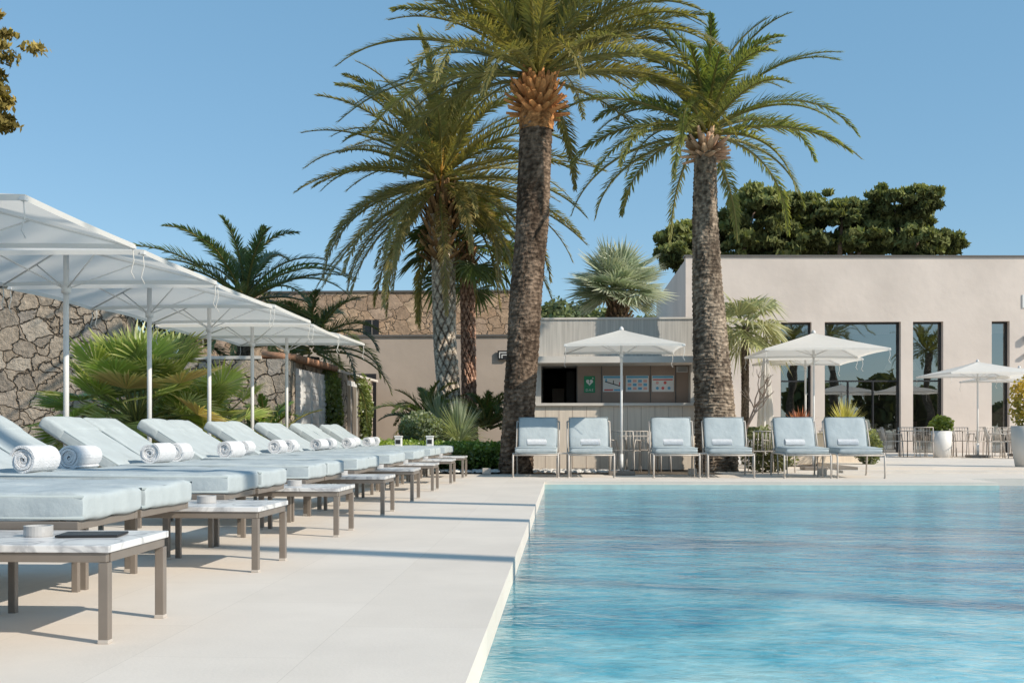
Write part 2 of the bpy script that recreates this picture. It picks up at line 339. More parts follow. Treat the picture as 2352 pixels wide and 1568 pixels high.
def parasol(hx,hy,zr,za,pole_r=.022,strap=True,base=True):
    mb=MB(); nr=7; npm=32
    def per(k):
        q=k/npm*4; s_=int(q)%4; f=q-int(q); a=-1+2*f
        return [(1,a),(-a,1),(-1,-a),(a,-1)][s_],a
    vs=[(0,0,za)]
    for r in range(1,nr+1):
        t=r/nr
        for k in range(npm):
            (u,v),a=per(k); inn=1-.035*(1-a*a)*t
            z=za+(zr-za)*(t**.93)-.03*math.sin(math.pi*t)*(1-a*a)
            vs.append((u*hx*t*inn,v*hy*t*inn,z+.012*(1-a*a)*t))
    for k in range(npm):
        x,y,z=vs[1+(nr-1)*npm+k]; vs.append((x*1.001,y*1.001,z-.045))
    fs=[(0,1+k,1+(k+1)%npm) for k in range(npm)]
    for r in range(nr): 
        for k in range(npm):
            a=1+r*npm+k;b_=1+r*npm+(k+1)%npm; fs.append((a,a+npm,b_+npm,b_))
    mb.add(vs,fs,canvas,smooth=False)
    zh=za-.5
    for sx_,sy_ in((1,1),(1,-1),(-1,1),(-1,-1)):
        tip=(sx_*hx*.985,sy_*hy*.985,zr-.03)
        mb.tube([(0,0,za-.06),tip],.010,6,metalW)
        mid=Vector((0,0,za-.06)).lerp(Vector(tip),.45); mb.tube([(0,0,zh),mid],.008,6,metalW)
        mb.rbox(tip,(.05,.05,.03),.006,metalW)
        if strap:
            q=Vector(tip); mb.tube([q,q+Vector((.01,0,-.12)),q+Vector((-.02,.01,-.22)),q+Vector((.015,0,-.28))],.005,5,canvas)
    mb.tube([(0,0,0),(0,0,za-.02)],pole_r,10,metalW)
    mb.tube([(0,0,za-.02),(0,0,za+.03),(0,0,za+.06)],[.05,.04,.012],10,metalW)
    mb.tube([(0,0,zh-.04),(0,0,zh+.04)],pole_r*1.7,10,metalW)
    if base:
        mb.rbox((0,0,.04),(.5,.5,.07),.012,metalT); mb.tube([(0,0,.07),(0,0,.4)],pole_r*1.5,10,metalW)
    return mb.mesh('parasol')
PM=parasol(1.22,1.04,2.50,2.78,.028)
for d in (8.85,11.12,13.35,15.6,17.75,19.95): inst(PM,'parasol',(-5.07,d-.25,U(-.03,.03)),rz=rad(U(-1.5,1.5)))
# ------------------------------------------------------------------ far loungers
def lounger2():
    mb=MB(); W=.76
    mb.cushion(1.25,W,.13,Matrix.Translation((0,.625,.49))@Matrix.Rotation(rad(90),4,'Z'),cushM,22,16,10,.28)
    ang=rad(62)
    mt=Matrix.Translation((0,1.20,.50))@Matrix.Rotation(ang,4,'X')@Matrix.Translation((0,.33,0.02))@Matrix.Rotation(rad(90),4,'Z')
    mb.cushion(.66,W,.12,mt,cushM,18,16,10,.28,seed=3)
    for x in(-.41,.41):
        mb.tube([(x,-.02,0),(x,0,.40),(x,.06,.43),(x,1.3,.43),(x,1.38,.40),(x,1.46,0)],.016,8,metalL)
        mb.tube([(x,1.1,.43),(x,1.45,1.03)],.014,8,metalL)
    for y,z in((0.02,.41),(.7,.43),(1.25,.43),(1.455,1.03)): mb.tube([(-.41,y,z),(.41,y,z)],.014,8,metalL)
    for x in(-.2,0,.2): mb.tube([(x,.03,.415),(x,1.3,.425)],.009,6,metalL)
    for x in(-.41,.41):
        for y in(-.02,1.46): mb.tube([(x,y,0),(x,y,.02)],.024,8,metalL)
    return mb.mesh('sun_lounger')
L2=lounger2()
T2=towel_mesh(.075,.36,3.6)
for x,r in((-.52,0),(.49,1),(2.02,-1),(2.99,-2),(4.34,-1.5),(5.28,-3)):
    inst(L2,'sun_lounger',(x,19.72+U(-.05,.05),0),rad(r+U(-1,1)))
    o=inst(T2,'rolled_towel',(x+.18+U(-.05,.03),20.66,.56+.07),rad(90+U(-8,8)))
def small_table():
    mb=MB()
    for s_ in(-.13,.13):
        for y in(0,.4): mb.tube([(s_,y,0),(s_,y,.42)],.011,6,metalL)
    mb.rbox((0,.2,.43),(.30,.46,.02),.004,metalL); return mb.mesh('side_table')
ST=small_table()
for x in(-.01,2.5,4.81): inst(ST,'side_table',(x,20.0,0))
# ------------------------------------------------------------------ far parasols
inst(parasol(1.10,1.10,2.44,2.80,.024),'parasol',(1.10,21.1,0))
inst(parasol(1.28,1.28,2.55,2.98,.024),'parasol',(5.42,24.0,0))
inst(parasol(1.10,1.10,2.44,2.80,.024),'parasol',(5.90,27.0,.11))
inst(parasol(1.25,1.25,2.30,2.66,.024),'parasol',(11.45,30.8,.11),rad(3))
inst(parasol(1.25,1.25,2.25,2.60,.024),'parasol',(13.4,32.8,.11),rad(3))
mb=MB(); n=20; vs=[];prof=[(.9,.06),(.95,.17),(1.3,.15),(1.9,.11),(2.3,.08),(2.62,.04),(2.75,.012)]
for z,r in prof:
    for k in range(n): rr=r*(1+.22*math.cos(k*math.pi)); vs.append((rr*math.cos(6.2832*k/n),rr*math.sin(6.2832*k/n),z))
mb.add(vs,[(i*n+k,i*n+(k+1)%n,(i+1)*n+(k+1)%n,(i+1)*n+k) for i in range(len(prof)-1) for k in range(n)],canvas)
mb.tube([(0,0,0),(0,0,2.8)],.022,8,metalW); mb.rbox((0,0,.05),(.5,.5,.08),.01,metalT); mb.obj('closed_parasol',(4.75,26,0))
# ------------------------------------------------------------------ buildings
def parent_empty(name,kids):
    e=bpy.data.objects.new(name,None); sc.collection.objects.link(e)
    for k in kids: k.parent=e
    return e
FY=38
wins=[(7.46,8.51),(8.96,11.54),(11.95,12.97),(14.6,15.2),(17.0,19.5)]
mb=MB(); x=4.2
for a,b_ in wins: mb.box(x,a,FY,FY+.45,0,4.6,plaster); x=b_
mb.box(x,24,FY,FY+.45,0,4.6,plaster)
vs=[(4.2,FY,4.6),(24,FY,4.6),(24,FY,6.70),(4.2,FY,6.88),(4.2,FY+.45,4.6),(24,FY+.45,4.6),(24,FY+.45,6.70),(4.2,FY+.45,6.88)]
mb.add(vs,[(0,1,2,3),(4,7,6,5),(3,2,6,7),(0,4,5,1),(0,3,7,4),(1,5,6,2)],plaster)
walls=mb.obj('walls')
mb=MB(); mb.add([(4.15,FY-.05,6.885),(24,FY-.05,6.705),(24,FY+.5,6.705),(4.15,FY+.5,6.885),(4.15,FY-.05,6.94),(24,FY-.05,6.76),(24,FY+.5,6.76),(4.15,FY+.5,6.94)],[(0,3,2,1),(4,5,6,7),(0,1,5,4),(1,2,6,5),(3,7,6,2),(0,4,7,3)],copingM)
cop=mb.obj('coping')
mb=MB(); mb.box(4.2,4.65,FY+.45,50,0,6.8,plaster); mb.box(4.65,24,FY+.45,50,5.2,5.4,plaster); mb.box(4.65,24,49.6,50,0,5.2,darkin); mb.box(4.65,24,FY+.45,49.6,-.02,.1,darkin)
for i in range(40):
    x=U(7,20);y=U(39.5,47);h=U(.75,1.2); w=U(.2,.7); mb.box(x,x+w,y,y+w,.1,h,slabM if R()<.6 else brownM)
for i in range(8):
    x=U(7.5,15); mb.tube([(x,41,5.2),(x,41,3.4)],.015,5,blackM); mb.tube([(x,41,3.4),(x,41,3.1)],[.06,.22],10,slabM)
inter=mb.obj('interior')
mb=MB(); gl=MB()
for a,b_ in wins:
    gl.add([(a,FY+.28,0),(b_,FY+.28,0),(b_,FY+.28,4.6),(a,FY+.28,4.6)],[(0,1,2,3)],glassM)
    w=.05
    mb.box(a,a+w,FY+.2,FY+.26,0,4.6,blackM); mb.box(b_-w,b_,FY+.2,FY+.26,0,4.6,blackM); mb.box(a+w,b_-w,FY+.2,FY+.26,4.54,4.6,blackM)
    mb.box(a+w,b_-w,FY+.2,FY+.26,2.55,2.6,blackM)
    if b_-a>2:
        for q in(.33,.66): xx=a+(b_-a)*q; mb.box(xx-.02,xx+.02,FY+.2,FY+.258,0,2.55,blackM)
fr=mb.obj('window_frames'); gg=gl.obj('window_glass')
mb=MB()
mb.box(15.62,16.1,FY-.03,FY-.003,5.05,5.5,doorM); mb.box(15.70,16.02,FY-.035,FY-.031,5.2,5.27,copingM); mb.box(15.70,16.02,FY-.035,FY-.031,5.32,5.36,copingM)
mb.rbox((15.75,FY-.08,4.0),(.16,.15,.22),.02,doorM); mb.rbox((15.75,FY-.08,3.45),(.16,.15,.1),.02,doorM)
lamps=mb.obj('wall_fittings')
parent_empty('restaurant_building',[walls,cop,inter,fr,gg,lamps])
mb=MB(); mb.box(-13,-.9,36.35,37,3.9,5.50,stoneB); mb.box(-9.0,-.9,36,36.35,0,3.98,plaster2)
mb.box(-13,-9.0,36.2,36.35,0,3.98,stoneB); mb.box(-13,-.9,37,44,0,5.3,plaster2)
w_=mb.obj('walls'); mb=MB(); mb.box(-13.05,-.85,36.3,37.05,5.5,5.56,copingM); mb.box(-9.05,-.9,35.94,36.35,3.98,4.04,copingM); c_=mb.obj('coping')
mb=MB(); mb.box(-6.68,-6.22,36.30,36.352,4.08,4.58,blackM); mb.box(-6.72,-6.18,36.28,36.3,4.04,4.08,copingM); mb.box(-6.47,-6.43,36.28,36.3,4.08,4.58,metalT)
mb.box(-7.0,-6.25,35.95,36.0,0,2.75,blackM); d_=mb.obj('openings')
mb=MB(); mb.box(-2.2,-1.86,35.9,35.96,3.2,3.50,blackM); mb.box(-2.15,-1.9,35.88,35.9,3.42,3.45,doorM); mb.box(-2.15,-2.12,35.88,35.9,3.25,3.42,doorM); mb.box(-2.07,-1.9,35.88,35.9,3.34,3.37,doorM); mb.box(-2.07,-2.04,35.88,35.9,3.25,3.34,doorM); s_=mb.obj('wall_sign')
parent_empty('stone_building',[w_,c_,d_,s_])
mb=MB(); mb.box(-22,-10.0,24.2,25,0,4.15,stoneL); mb.box(-22.05,-9.95,24.15,25.05,4.15,4.20,slabM); mb.obj('stone_wall')
# cabins
mb=MB(); mb.box(-8.9,-6.28,24,35.5,0,2.45,stoneL)
mb2=MB()
def pier(y0,y1): mb.box(-6.28,-6.1,y0,y1,0,2.45,stoneL)
pier(24,24.5); pier(29.6,30.4); pier(33.6,34.2)
for a in(24.55,25.45,26.35,27.25):
    mb2.box(-6.27,-6.2,a,a+.86,.05,2.3,doorM); mb2.box(-6.2,-6.17,a+.08,a+.78,.2,2.15,metalW)
    for q in range(12): mb2.box(-6.17,-6.155,a+.1,a+.76,.28+q*.15,.37+q*.15,doorM)
for a in(30.5,31.4,32.3): mb2.box(-6.27,-6.2,a,a+.86,.05,2.3,doorM); mb2.box(-6.2,-6.17,a+.1,a+.76,.2,2.15,metalT)
wl=mb.obj('walls'); dr=mb2.obj('doors')
mb=MB(); 
yy=24.08
while yy<28.6:
    mb.tube([(-5.98,yy,2.49),(-6.75,yy,2.56)],.075,8,tileM); yy+=.17
mb.box(-8.95,-6.75,23.98,28.6,2.45,2.52,slabM)
mb.box(-8.95,-6.12,28.6,35.6,2.45,2.52,slabM)
rf=mb.obj('roof'); parent_empty('changing_cabins',[wl,dr,rf])
# bar
mb=MB(); X0,X1=-.72,3.02
mb.box(X0,X1,24,24.5,0,1.40,boardB)
xx=X0+.3
while xx<X1: mb.box(xx,xx+.008,23.997,24,0,1.38,brownM); xx+=.3
mb.box(X0-.05,X1+.05,23.93,24.6,1.40,1.46,slabM)
mb.box(X0,X1,24.05,24.25,2.47,3.30,boardG); mb.box(X0,X0+.2,24.25,29,0,3.3,boardG); mb.box(X1-.2,X1,24.5,29,0,3.3,boardG); mb.box(X0+.2,X1-.2,28.8,29,0,3.3,darkin)
mb.box(X0-.04,X1+.04,24.02,24.3,3.30,3.34,slabM)
mb.box(X0-.06,X1+.06,23.75,26,2.33,2.47,slabM); mb.box(X0+.2,X1-.2,26,28.8,2.36,2.47,darkin); mb.box(X0+.2,X1-.2,24.6,28.8,-.01,.02,darkin)
b1=mb.obj('walls')
SY=24.95
mb=MB(); mb.box(.28,X1-.2,SY,SY+.1,0,2.33,brownM)
for x in(.28,.84,1.95,2.52): mb.box(x,x+.02,SY-.015,SY,1.4,2.33,copingM)
mb.box(2.55,X1-.22,SY-.03,SY,2.18,2.31,doorM)
for q in range(4): mb.box(2.57,X1-.24,SY-.04,SY-.03,2.20+q*.028,2.21+q*.028,copingM)
mb.box(-.3,0.0,27.0,27.4,1.0,1.9,brownM); mb.box(.05,.25,26.5,26.6,0,2.3,copingM)
b2=mb.obj('back_panel'); parent_empty('pool_bar',[b1,b2])
green=M('sign_green',(.015,.26,.11),.4); white=M('sign_white',(.82,.82,.80),.4); blue=M('sign_blue',(.14,.44,.66),.4); red=M('sign_red',(.72,.14,.12),.4); pink=M('sign_pink',(.78,.45,.40),.4)
sy_=SY-.005
mb=MB(); mb.box(.45,.70,sy_-.01,sy_,1.72,2.10,green)
n=28; hv=[]
for k_ in range(n):
    a=6.2832*k_/n; hx=16*math.sin(a)**3; hz=13*math.cos(a)-5*math.cos(2*a)-2*math.cos(3*a)-math.cos(4*a)
    hv.append((.575+hx*.0050,sy_-.013,1.96+hz*.0050))
mb.add(hv,[tuple(range(n))],white)
bz=[(.59,2.02),(.555,1.955),(.575,1.955),(.56,1.90),(.60,1.97),(.58,1.97)]
mb.add([(a,sy_-.016,b_) for a,b_ in bz],[(0,1,2,5),(2,3,4,5)],green)
mb.box(.645,.655,sy_-.014,sy_-.01,2.03,2.07,white); mb.box(.63,.67,sy_-.0145,sy_-.01,2.045,2.055,white)
sg=mb.obj('panel')
tx=bpy.data.curves.new('lettering','FONT'); tx.body='D.A.E'; tx.size=.075; tx.align_x='CENTER'; tx.extrude=.001; tx.materials.append(white)
to=bpy.data.objects.new('lettering',tx); to.location=(.575,sy_-.014,1.755); to.rotation_euler=(rad(90),0,0); sc.collection.objects.link(to)
parent_empty('defibrillator_sign',[sg,to])
def poster(x0,x1,kind):
    mb=MB(); z0,z1=1.74,2.11; Y=sy_
    mb.box(x0,x1,Y-.01,Y,z0,z1,white); w=x1-x0
    def rc(u0,u1,v0,v1,m,e=.002): mb.box(x0+u0*w,x0+u1*w,Y-.01-e,Y-.01,z0+v0*(z1-z0),z0+v1*(z1-z0),m)
    rc(0.03,.97,.84,.97,blue)
    if kind==0:
        mb.add([(x0+.1*w,Y-.0125,z0+.6*.37),(x0+.9*w,Y-.0125,z0+.3*.37),(x0+.9*w,Y-.0125,z0+.36*.37),(x0+.1*w,Y-.0125,z0+.66*.37)],[(0,1,2,3)],blackM)
        rc(.12,.2,.62,.8,blue); rc(.8,.88,.4,.6,red); rc(.5,.54,.5,.7,blackM); rc(.06,.5,.06,.16,red); rc(.55,.9,.06,.16,blue)
    if kind==1:
        for i in range(4):
            for j in range(3): rc(.08+i*.23,.24+i*.23,.12+j*.23,.28+j*.23,pink if (i+j)%2 else blue)
    if kind==2:
        for (u,v,m) in((.25,.55,pink),(.6,.55,red),(.25,.22,blue),(.5,.22,red),(.78,.22,blue)):
            c=(x0+u*w,z0+v*.37); r0=.035
            mb.add([(c[0]+r0*math.cos(a*.5236),Y-.0125,c[1]+r0*math.sin(a*.5236)) for a in range(12)],[tuple(range(12))],m)
        rc(.05,.95,.70,.78,red)
    mb.obj('pool_rules_sign')
poster(.88,1.34,0);poster(1.40,1.92,1);poster(1.99,2.49,2)
# ------------------------------------------------------------------ foliage generators
def lerp(a,b,t): return tuple(a[i]+(b[i]-a[i])*t for i in range(3))
def jit(c,a=.2):
    k=1+U(-a,a); return (c[0]*k,c[1]*k*U(.96,1.04),c[2]*k)
def frond(mb,base,az,e0,bend,L,leaf,n,col,rcol=(.30,.27,.09),w=.034,sway=.0,droop=.25):
    N=18; pts=[Vector(base)]; tang=[]
    a=az
    for i in range(N):
        t=(i+.5)/N; e=e0-bend*(t**1.6)
        if e<-1.45: e=-1.45
        a=az+sway*t
        d=Vector((math.cos(e)*math.cos(a),math.cos(e)*math.sin(a),math.sin(e))); tang.append(d); pts.append(pts[-1]+d*L/N)
    mb.tube(pts,[.034*(1-i/(N+1.))**.8+.005 for i in range(N+1)],4,leafM,rcol,cap=False)
    S0=Vector((-math.sin(az+sway*.5),math.cos(az+sway*.5),0))
    tw=U(-.6,.6)
    vs=[];fs=[];cs=[]
    for k_ in range(n):
        t=.09+.91*(k_+R()*.6)/n; q=t*N; i=min(int(q),N-1); f=q-i
        p=pts[i].lerp(pts[i+1],f); T=tang[i]; Nn=S0.cross(T).normalized()
        if Nn.z<0: Nn=-Nn
        S=(S0+Nn*tw).normalized(); Nn=S.cross(T).normalized() if S.cross(T).z>0 else -S.cross(T).normalized()
        prof=min(1,(t-.05)/.2)*(1-.70*max(0,(t-.45)/.55)**1.4)
        for sd in(1,-1):
            l=leaf*prof*U(.8,1.12); fa=rad(50-24*t+U(-9,9)); lb=rad(U(0,55))
            d=T*math.cos(fa)+(S*sd*math.cos(lb)+Nn*math.sin(lb))*math.sin(fa)
            d2=(d+Vector((0,0,-droop*U(.3,1.4)))).normalized()
            wv=d.cross(Nn).normalized()*(w*.5)
            m_=p+d*l*.5; en=m_+d2*l*.5; o=len(vs)
            vs+= [p-wv*.5,p+wv*.5,m_+wv,m_-wv,en]; c=jit(col,.25)
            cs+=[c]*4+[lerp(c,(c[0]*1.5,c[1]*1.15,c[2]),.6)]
            fs+=[(o,o+1,o+2,o+3),(o+3,o+2,o+4)]
    mb.add(vs,fs,leafM,cs)
def feather_crown(mb,c,nf,L,emax,emin,bend,leaf,n,col,r0=.18,w=.034,zspread=.35,col2=None,droop=.25,pw=.9):
    for i in range(nf):
        t=(i+.5)/nf
        az=i*2.39996+U(-.3,.3); e=rad(emax+(emin-emax)*(t**pw)+U(-8,8))
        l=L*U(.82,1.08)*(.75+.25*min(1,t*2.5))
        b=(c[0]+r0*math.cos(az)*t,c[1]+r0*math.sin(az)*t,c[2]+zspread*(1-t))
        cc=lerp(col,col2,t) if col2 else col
        frond(mb,b,az,e,rad(bend)*U(.6,1.25),l,leaf,n,jit(cc,.18),w=w,sway=U(-.4,.4),droop=droop)
def trunk(mb,pts,rr,style,seg=44,col=(.13,.10,.075),light=(.24,.19,.145),amp=.05,dz=.11,seed=0):
    pts=[Vector(p) for p in pts]; Z=[p.z for p in pts]; H=Z[-1]-Z[0]; nz=int(H/.03); vs=[];cs=[]
    nd=9 if style=='diamond' else 17
    for i in range(nz+1):
        z=Z[0]+H*i/nz; j=0
        while j<len(Z)-2 and z>Z[j+1]: j+=1
        f=(z-Z[j])/(Z[j+1]-Z[j]); f2=f*f*(3-2*f)*.4+f*.6; c=pts[j].lerp(pts[j+1],f2); r=rr[j]+(rr[j+1]-rr[j])*f
        for k_ in range(seg):
            a=6.283185*k_/seg; ca,sa=math.cos(a),math.sin(a)
            nw=noise.noise(Vector((ca*1.5,sa*1.5,z*1.7+seed)))
            nn=noise.noise(Vector((ca*4,sa*4,z*9+seed)))
            n2=noise.noise(Vector((ca*1.2,sa*1.2,z*.8+seed)))
            u=a/6.283185*nd+ (0 if style=='diamond' else nw*.8); v=(z-Z[0])/dz+(nw*.2 if style=='diamond' else nw*.9+nn*.35)
            if style=='diamond':
                p1=(u+v*.5); p2=(u-v*.5)
                dd=min(abs(math.sin(math.pi*p1)),abs(math.sin(math.pi*p2))); h=min(1,dd*1.8)
                q=max(0,min(1,h*.85+nn*.4+n2*.2))
            else:
                row=math.floor(v); off=.5*(row%2); fu=abs(((u+off)%1)-.5)*2; fv=v-row
                h=(1-fv)*(1-.6*fu**3)*(.75+.6*noise.noise(Vector((row*3.1,math.floor(u+off)*1.7,seed))))
                q=max(0,min(1,h*.6+nn*.7+n2*.6+.2))
            rad_=r*(1+amp*(h-.5)*2+amp*.6*nn+.012*n2)
            vs.append((c.x+rad_*ca,c.y+rad_*sa,z))
            cs.append(lerp((col[0]*.5,col[1]*.5,col[2]*.5),light,q))
    fs=[(i*seg+k_,i*seg+(k_+1)%seg,(i+1)*seg+(k_+1)%seg,(i+1)*seg+k_) for i in range(nz) for k_ in range(seg)]
    mb.add(vs,fs,barkM,cs,smooth=False)
def boots(mb,c,z0,z1,r0,r1,n,ln,col,w=.12,up0=35,up1=70):
    for i in range(n):
        t=(i+.5)/n; z=z0+(z1-z0)*t; r=r0+(r1-r0)*t; a=i*2.39996+U(-.1,.1); up=rad(up0+(up1-up0)*t+U(-12,12))
        o=Vector((c[0]+r*math.cos(a),c[1]+r*math.sin(a),z)); d=Vector((math.cos(a)*math.cos(up),math.sin(a)*math.cos(up),math.sin(up)))
        s_=Vector((-math.sin(a),math.cos(a),0)); nn=d.cross(s_); l=ln*U(.7,1.2); ww=w*U(.8,1.2); th=.035
        cc=jit(col,.35); dk=(cc[0]*.5,cc[1]*.45,cc[2]*.4)
        e_=o+d*l; vs=[o-d*.08+s_*ww,o-d*.08-s_*ww,o+nn*th-d*.08,o-nn*th*1.6-d*.08, e_+s_*ww*.38,e_-s_*ww*.38,e_+nn*th*.6,e_-nn*th*.8]
        mb.add(vs,[(0,2,6,4),(2,1,5,6),(1,3,7,5),(3,0,4,7),(4,6,5,7)],bootM,[dk]*4+[cc]*4)
def fan(mb,c,d,r,n,spread,col,tipcol=None,fold=.25,droop=.2,fused=.55,wk=1.05,mat=None):
    d=Vector(d).normalized(); s_=d.cross(Vector((0,0,1)))
    if s_.length<.1: s_=Vector((1,0,0))
    s_.normalize(); s_=(Matrix.Rotation(U(-.5,.5),3,d)@s_); nn=s_.cross(d).normalized()
    if nn.z<0: nn=-nn
    da=spread/n; vs=[];fs=[];cs=[]; c=Vector(c); tipcol=tipcol or col
    for i in range(n):
        a=-spread/2+da*(i+.5)+U(-.02,.02); dr=(d*math.cos(a)+s_*math.sin(a)+nn*(fold*(abs(a)/spread)*2)).normalized(); pr=(-d*math.sin(a)+s_*math.cos(a))
        rr=r*U(.88,1.06)*(1-.25*(abs(a)/(spread/2))**2); hw=rr*fused*math.tan(da/2)*wk
        m_=c+dr*rr*fused; en=c+dr*rr-Vector((0,0,1))*droop*rr*U(.3,1); o=len(vs)
        up=nn*hw*.6*(1 if i%2 else -1)
        vs+=[c,m_+pr*hw+up,m_-pr*hw-up,en]; cc=jit(col,.25); cs+=[cc,cc,cc,tipcol]; fs+=[(o,o+1,o+2),(o+1,o+3,o+2)]
    mb.add(vs,fs,mat or leafM,cs)
def fan_palm(mb,c,nl,pet,r,col,tip,emin=-35,emax=88,n=26,droop=.2,fused=.55,wk=1.05,mat=None,dead=0):
    for i in range(nl):
        t=(i+.5)/nl; az=i*2.39996+U(-.3,.3); e=rad(emax+(emin-emax)*t+U(-8,8))
        d=Vector((math.cos(e)*math.cos(az),math.cos(e)*math.sin(az),math.sin(e))); b0=Vector(c); pl=pet*U(.65,1.25)
        mid=b0+d*pl*.5+Vector((0,0,.05)); en=b0+d*pl
        mb.tube([b0,mid,en],[.02,.014,.01],4,leafM,(.20,.23,.08),cap=False)
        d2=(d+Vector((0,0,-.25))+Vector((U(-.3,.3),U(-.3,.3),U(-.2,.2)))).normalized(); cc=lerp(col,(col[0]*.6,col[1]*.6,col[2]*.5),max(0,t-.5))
        if R()<dead: cc=(.38,.28,.14)
        fan(mb,en,d2,r*U(.8,1.15),n,rad(U(190,250)),jit(cc,.25),tip,droop=droop,fused=fused,wk=wk,mat=mat)
def yucca(mb,c,n,L,w,col,emin=-5,emax=88,droop=.1):
    for i in range(n):
        az=U(0,6.283); e=rad(U(emin,emax)); d=Vector((math.cos(e)*math.cos(az),math.cos(e)*math.sin(az),math.sin(e))); s_=Vector((-math.sin(az),math.cos(az),0))*w
        l=L*U(.7,1.1); b0=Vector(c)+d*.05; m_=b0+d*l*.5; en=b0+d*l-Vector((0,0,droop*l*math.cos(e))); cc=jit(col,.25)
        mb.add([b0-s_*.6,b0+s_*.6,m_+s_,m_-s_,en],[(0,1,2,3),(3,2,4)],leafM,cc)
def leaves(mb,c,rd,n,size,col,col2,mat=None,surf=.35,zlo=-1,elong=1.6,up=0.):
    mat=mat or leafM; vs=[];fs=[];cs=[]
    for i in range(n):
        while True:
            d=Vector((U(-1,1),U(-1,1),U(zlo,1)))
            if .05<d.length<1: break
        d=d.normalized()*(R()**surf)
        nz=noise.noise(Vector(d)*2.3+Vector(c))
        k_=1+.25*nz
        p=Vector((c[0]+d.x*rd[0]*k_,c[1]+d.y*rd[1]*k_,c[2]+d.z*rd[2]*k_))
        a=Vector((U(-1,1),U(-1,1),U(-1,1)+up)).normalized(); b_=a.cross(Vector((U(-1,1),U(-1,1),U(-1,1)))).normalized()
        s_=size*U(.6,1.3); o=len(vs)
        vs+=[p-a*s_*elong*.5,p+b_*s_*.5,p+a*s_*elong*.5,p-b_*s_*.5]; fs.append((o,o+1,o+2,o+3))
        t=max(0,min(1,.5+.5*d.z+nz*.6)); cs+=[jit(lerp(col,col2,t),.25)]*4  # tone lightens with height, painting lit tops and shaded undersides
    mb.add(vs,fs,mat,cs)
# ---- palm A
G1=(.17,.185,.065);G2=(.26,.23,.09)
mb=MB()
trunk(mb,[(-.98,22,-.05),(-.92,22,1.2),(-.80,22,3.2),(-.64,22,5.2),(-.56,22,7.35)],[.36,.325,.33,.335,.335],'ring',amp=.045,dz=.085,col=(.11,.075,.052),light=(.25,.18,.13),seg=64)
trunk(mb,[(-.565,22,6.9),(-.55,22,7.5)],[.345,.38],'ring',amp=.05,dz=.12,col=(.34,.14,.05),light=(.55,.27,.11),seed=4)
boots(mb,(-.55,22),7.2,7.85,.36,.32,90,.30,(.68,.32,.12),.10,5,75)
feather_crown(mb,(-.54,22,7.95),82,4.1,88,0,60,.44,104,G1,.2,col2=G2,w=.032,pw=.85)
mb.obj('palm_tree')
# ---- palm B
mb=MB()
trunk(mb,[(3.22,23.2,-.05),(3.18,23.2,1.2),(3.08,23.2,2.8),(3.0,23.2,4.4),(2.97,23.2,5.6),(2.98,23.2,6.75)],[.46,.43,.37,.30,.265,.23],'ring',amp=.055,dz=.08,col=(.18,.135,.10),light=(.39,.31,.235),seed=9,seg=64)
boots(mb,(2.98,23.2),6.6,6.95,.24,.22,46,.30,(.70,.46,.30),.10,-5,65)
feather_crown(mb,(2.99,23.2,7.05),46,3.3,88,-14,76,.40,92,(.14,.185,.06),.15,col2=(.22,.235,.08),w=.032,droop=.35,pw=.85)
mb.obj('palm_tree')
# ---- palm C
mb=MB()
trunk(mb,[(-2.72,27,-.05),(-2.85,27,1.5),(-2.98,27,3.2),(-3.0,27,4.9),(-3.1,27,6.2)],[.27,.26,.26,.27,.30],'diamond',amp=.11,dz=.20,col=(.26,.175,.12),light=(.76,.65,.53),seed=2,seg=64)
boots(mb,(-3.06,27),5.0,6.9,.30,.26,90,.42,(.42,.25,.12),.09,40,78)
for i in range(36):
    a=U(0,6.283); 
    frond(mb,(-3.08,27,6.9),a,rad(U(58,88)),rad(20),U(.9,1.6),.02,3,(.6,.38,.10),rcol=(.72,.46,.12))
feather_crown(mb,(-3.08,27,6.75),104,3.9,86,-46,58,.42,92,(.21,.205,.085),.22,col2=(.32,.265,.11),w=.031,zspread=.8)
mb.obj('palm_tree')
# ---- palm D fan
mb=MB()
trunk(mb,[(-2.42,28,-.05),(-2.46,28,2),(-2.5,28,5.3)],[.2,.17,.17],'diamond',amp=.16,dz=.16,col=(.30,.15,.10),light=(.58,.36,.26),seed=5)
boots(mb,(-2.5,28),4.6,5.6,.17,.15,40,.25,(.42,.24,.13),.06)
fan_palm(mb,(-2.5,28,5.6),46,1.1,.80,(.11,.155,.055),(.22,.22,.10),-50,80,24,.35)
mb.obj('fan_palm_tree')
# ---- E silvery fan palm
mb=MB()
trunk(mb,[(1.5,30.5,0),(1.5,30.5,4.35)],[.27,.27],'ring',amp=.1,dz=.1,col=(.15,.10,.07),light=(.30,.21,.15))
boots(mb,(1.5,30.5),3.7,4.6,.27,.22,60,.22,(.32,.21,.13),.06)
fan_palm(mb,(1.5,30.5,4.6),60,.70,.95,(.36,.41,.28),(.66,.66,.52),-14,88,32,.10,fused=.5,wk=.85,mat=silverM)
mb.obj('fan_palm_tree')
# ---- F yellowish fan palm
mb=MB(); trunk(mb,[(4.6,28,0),(4.6,28,3.5)],[.1,.1],'ring',amp=.08,dz=.1)
fan_palm(mb,(4.6,28,3.4),28,.7,.85,(.44,.44,.22),(.62,.58,.34),-45,74,26,.6,fused=.5,wk=.85,mat=silverM); mb.obj('fan_palm_tree')
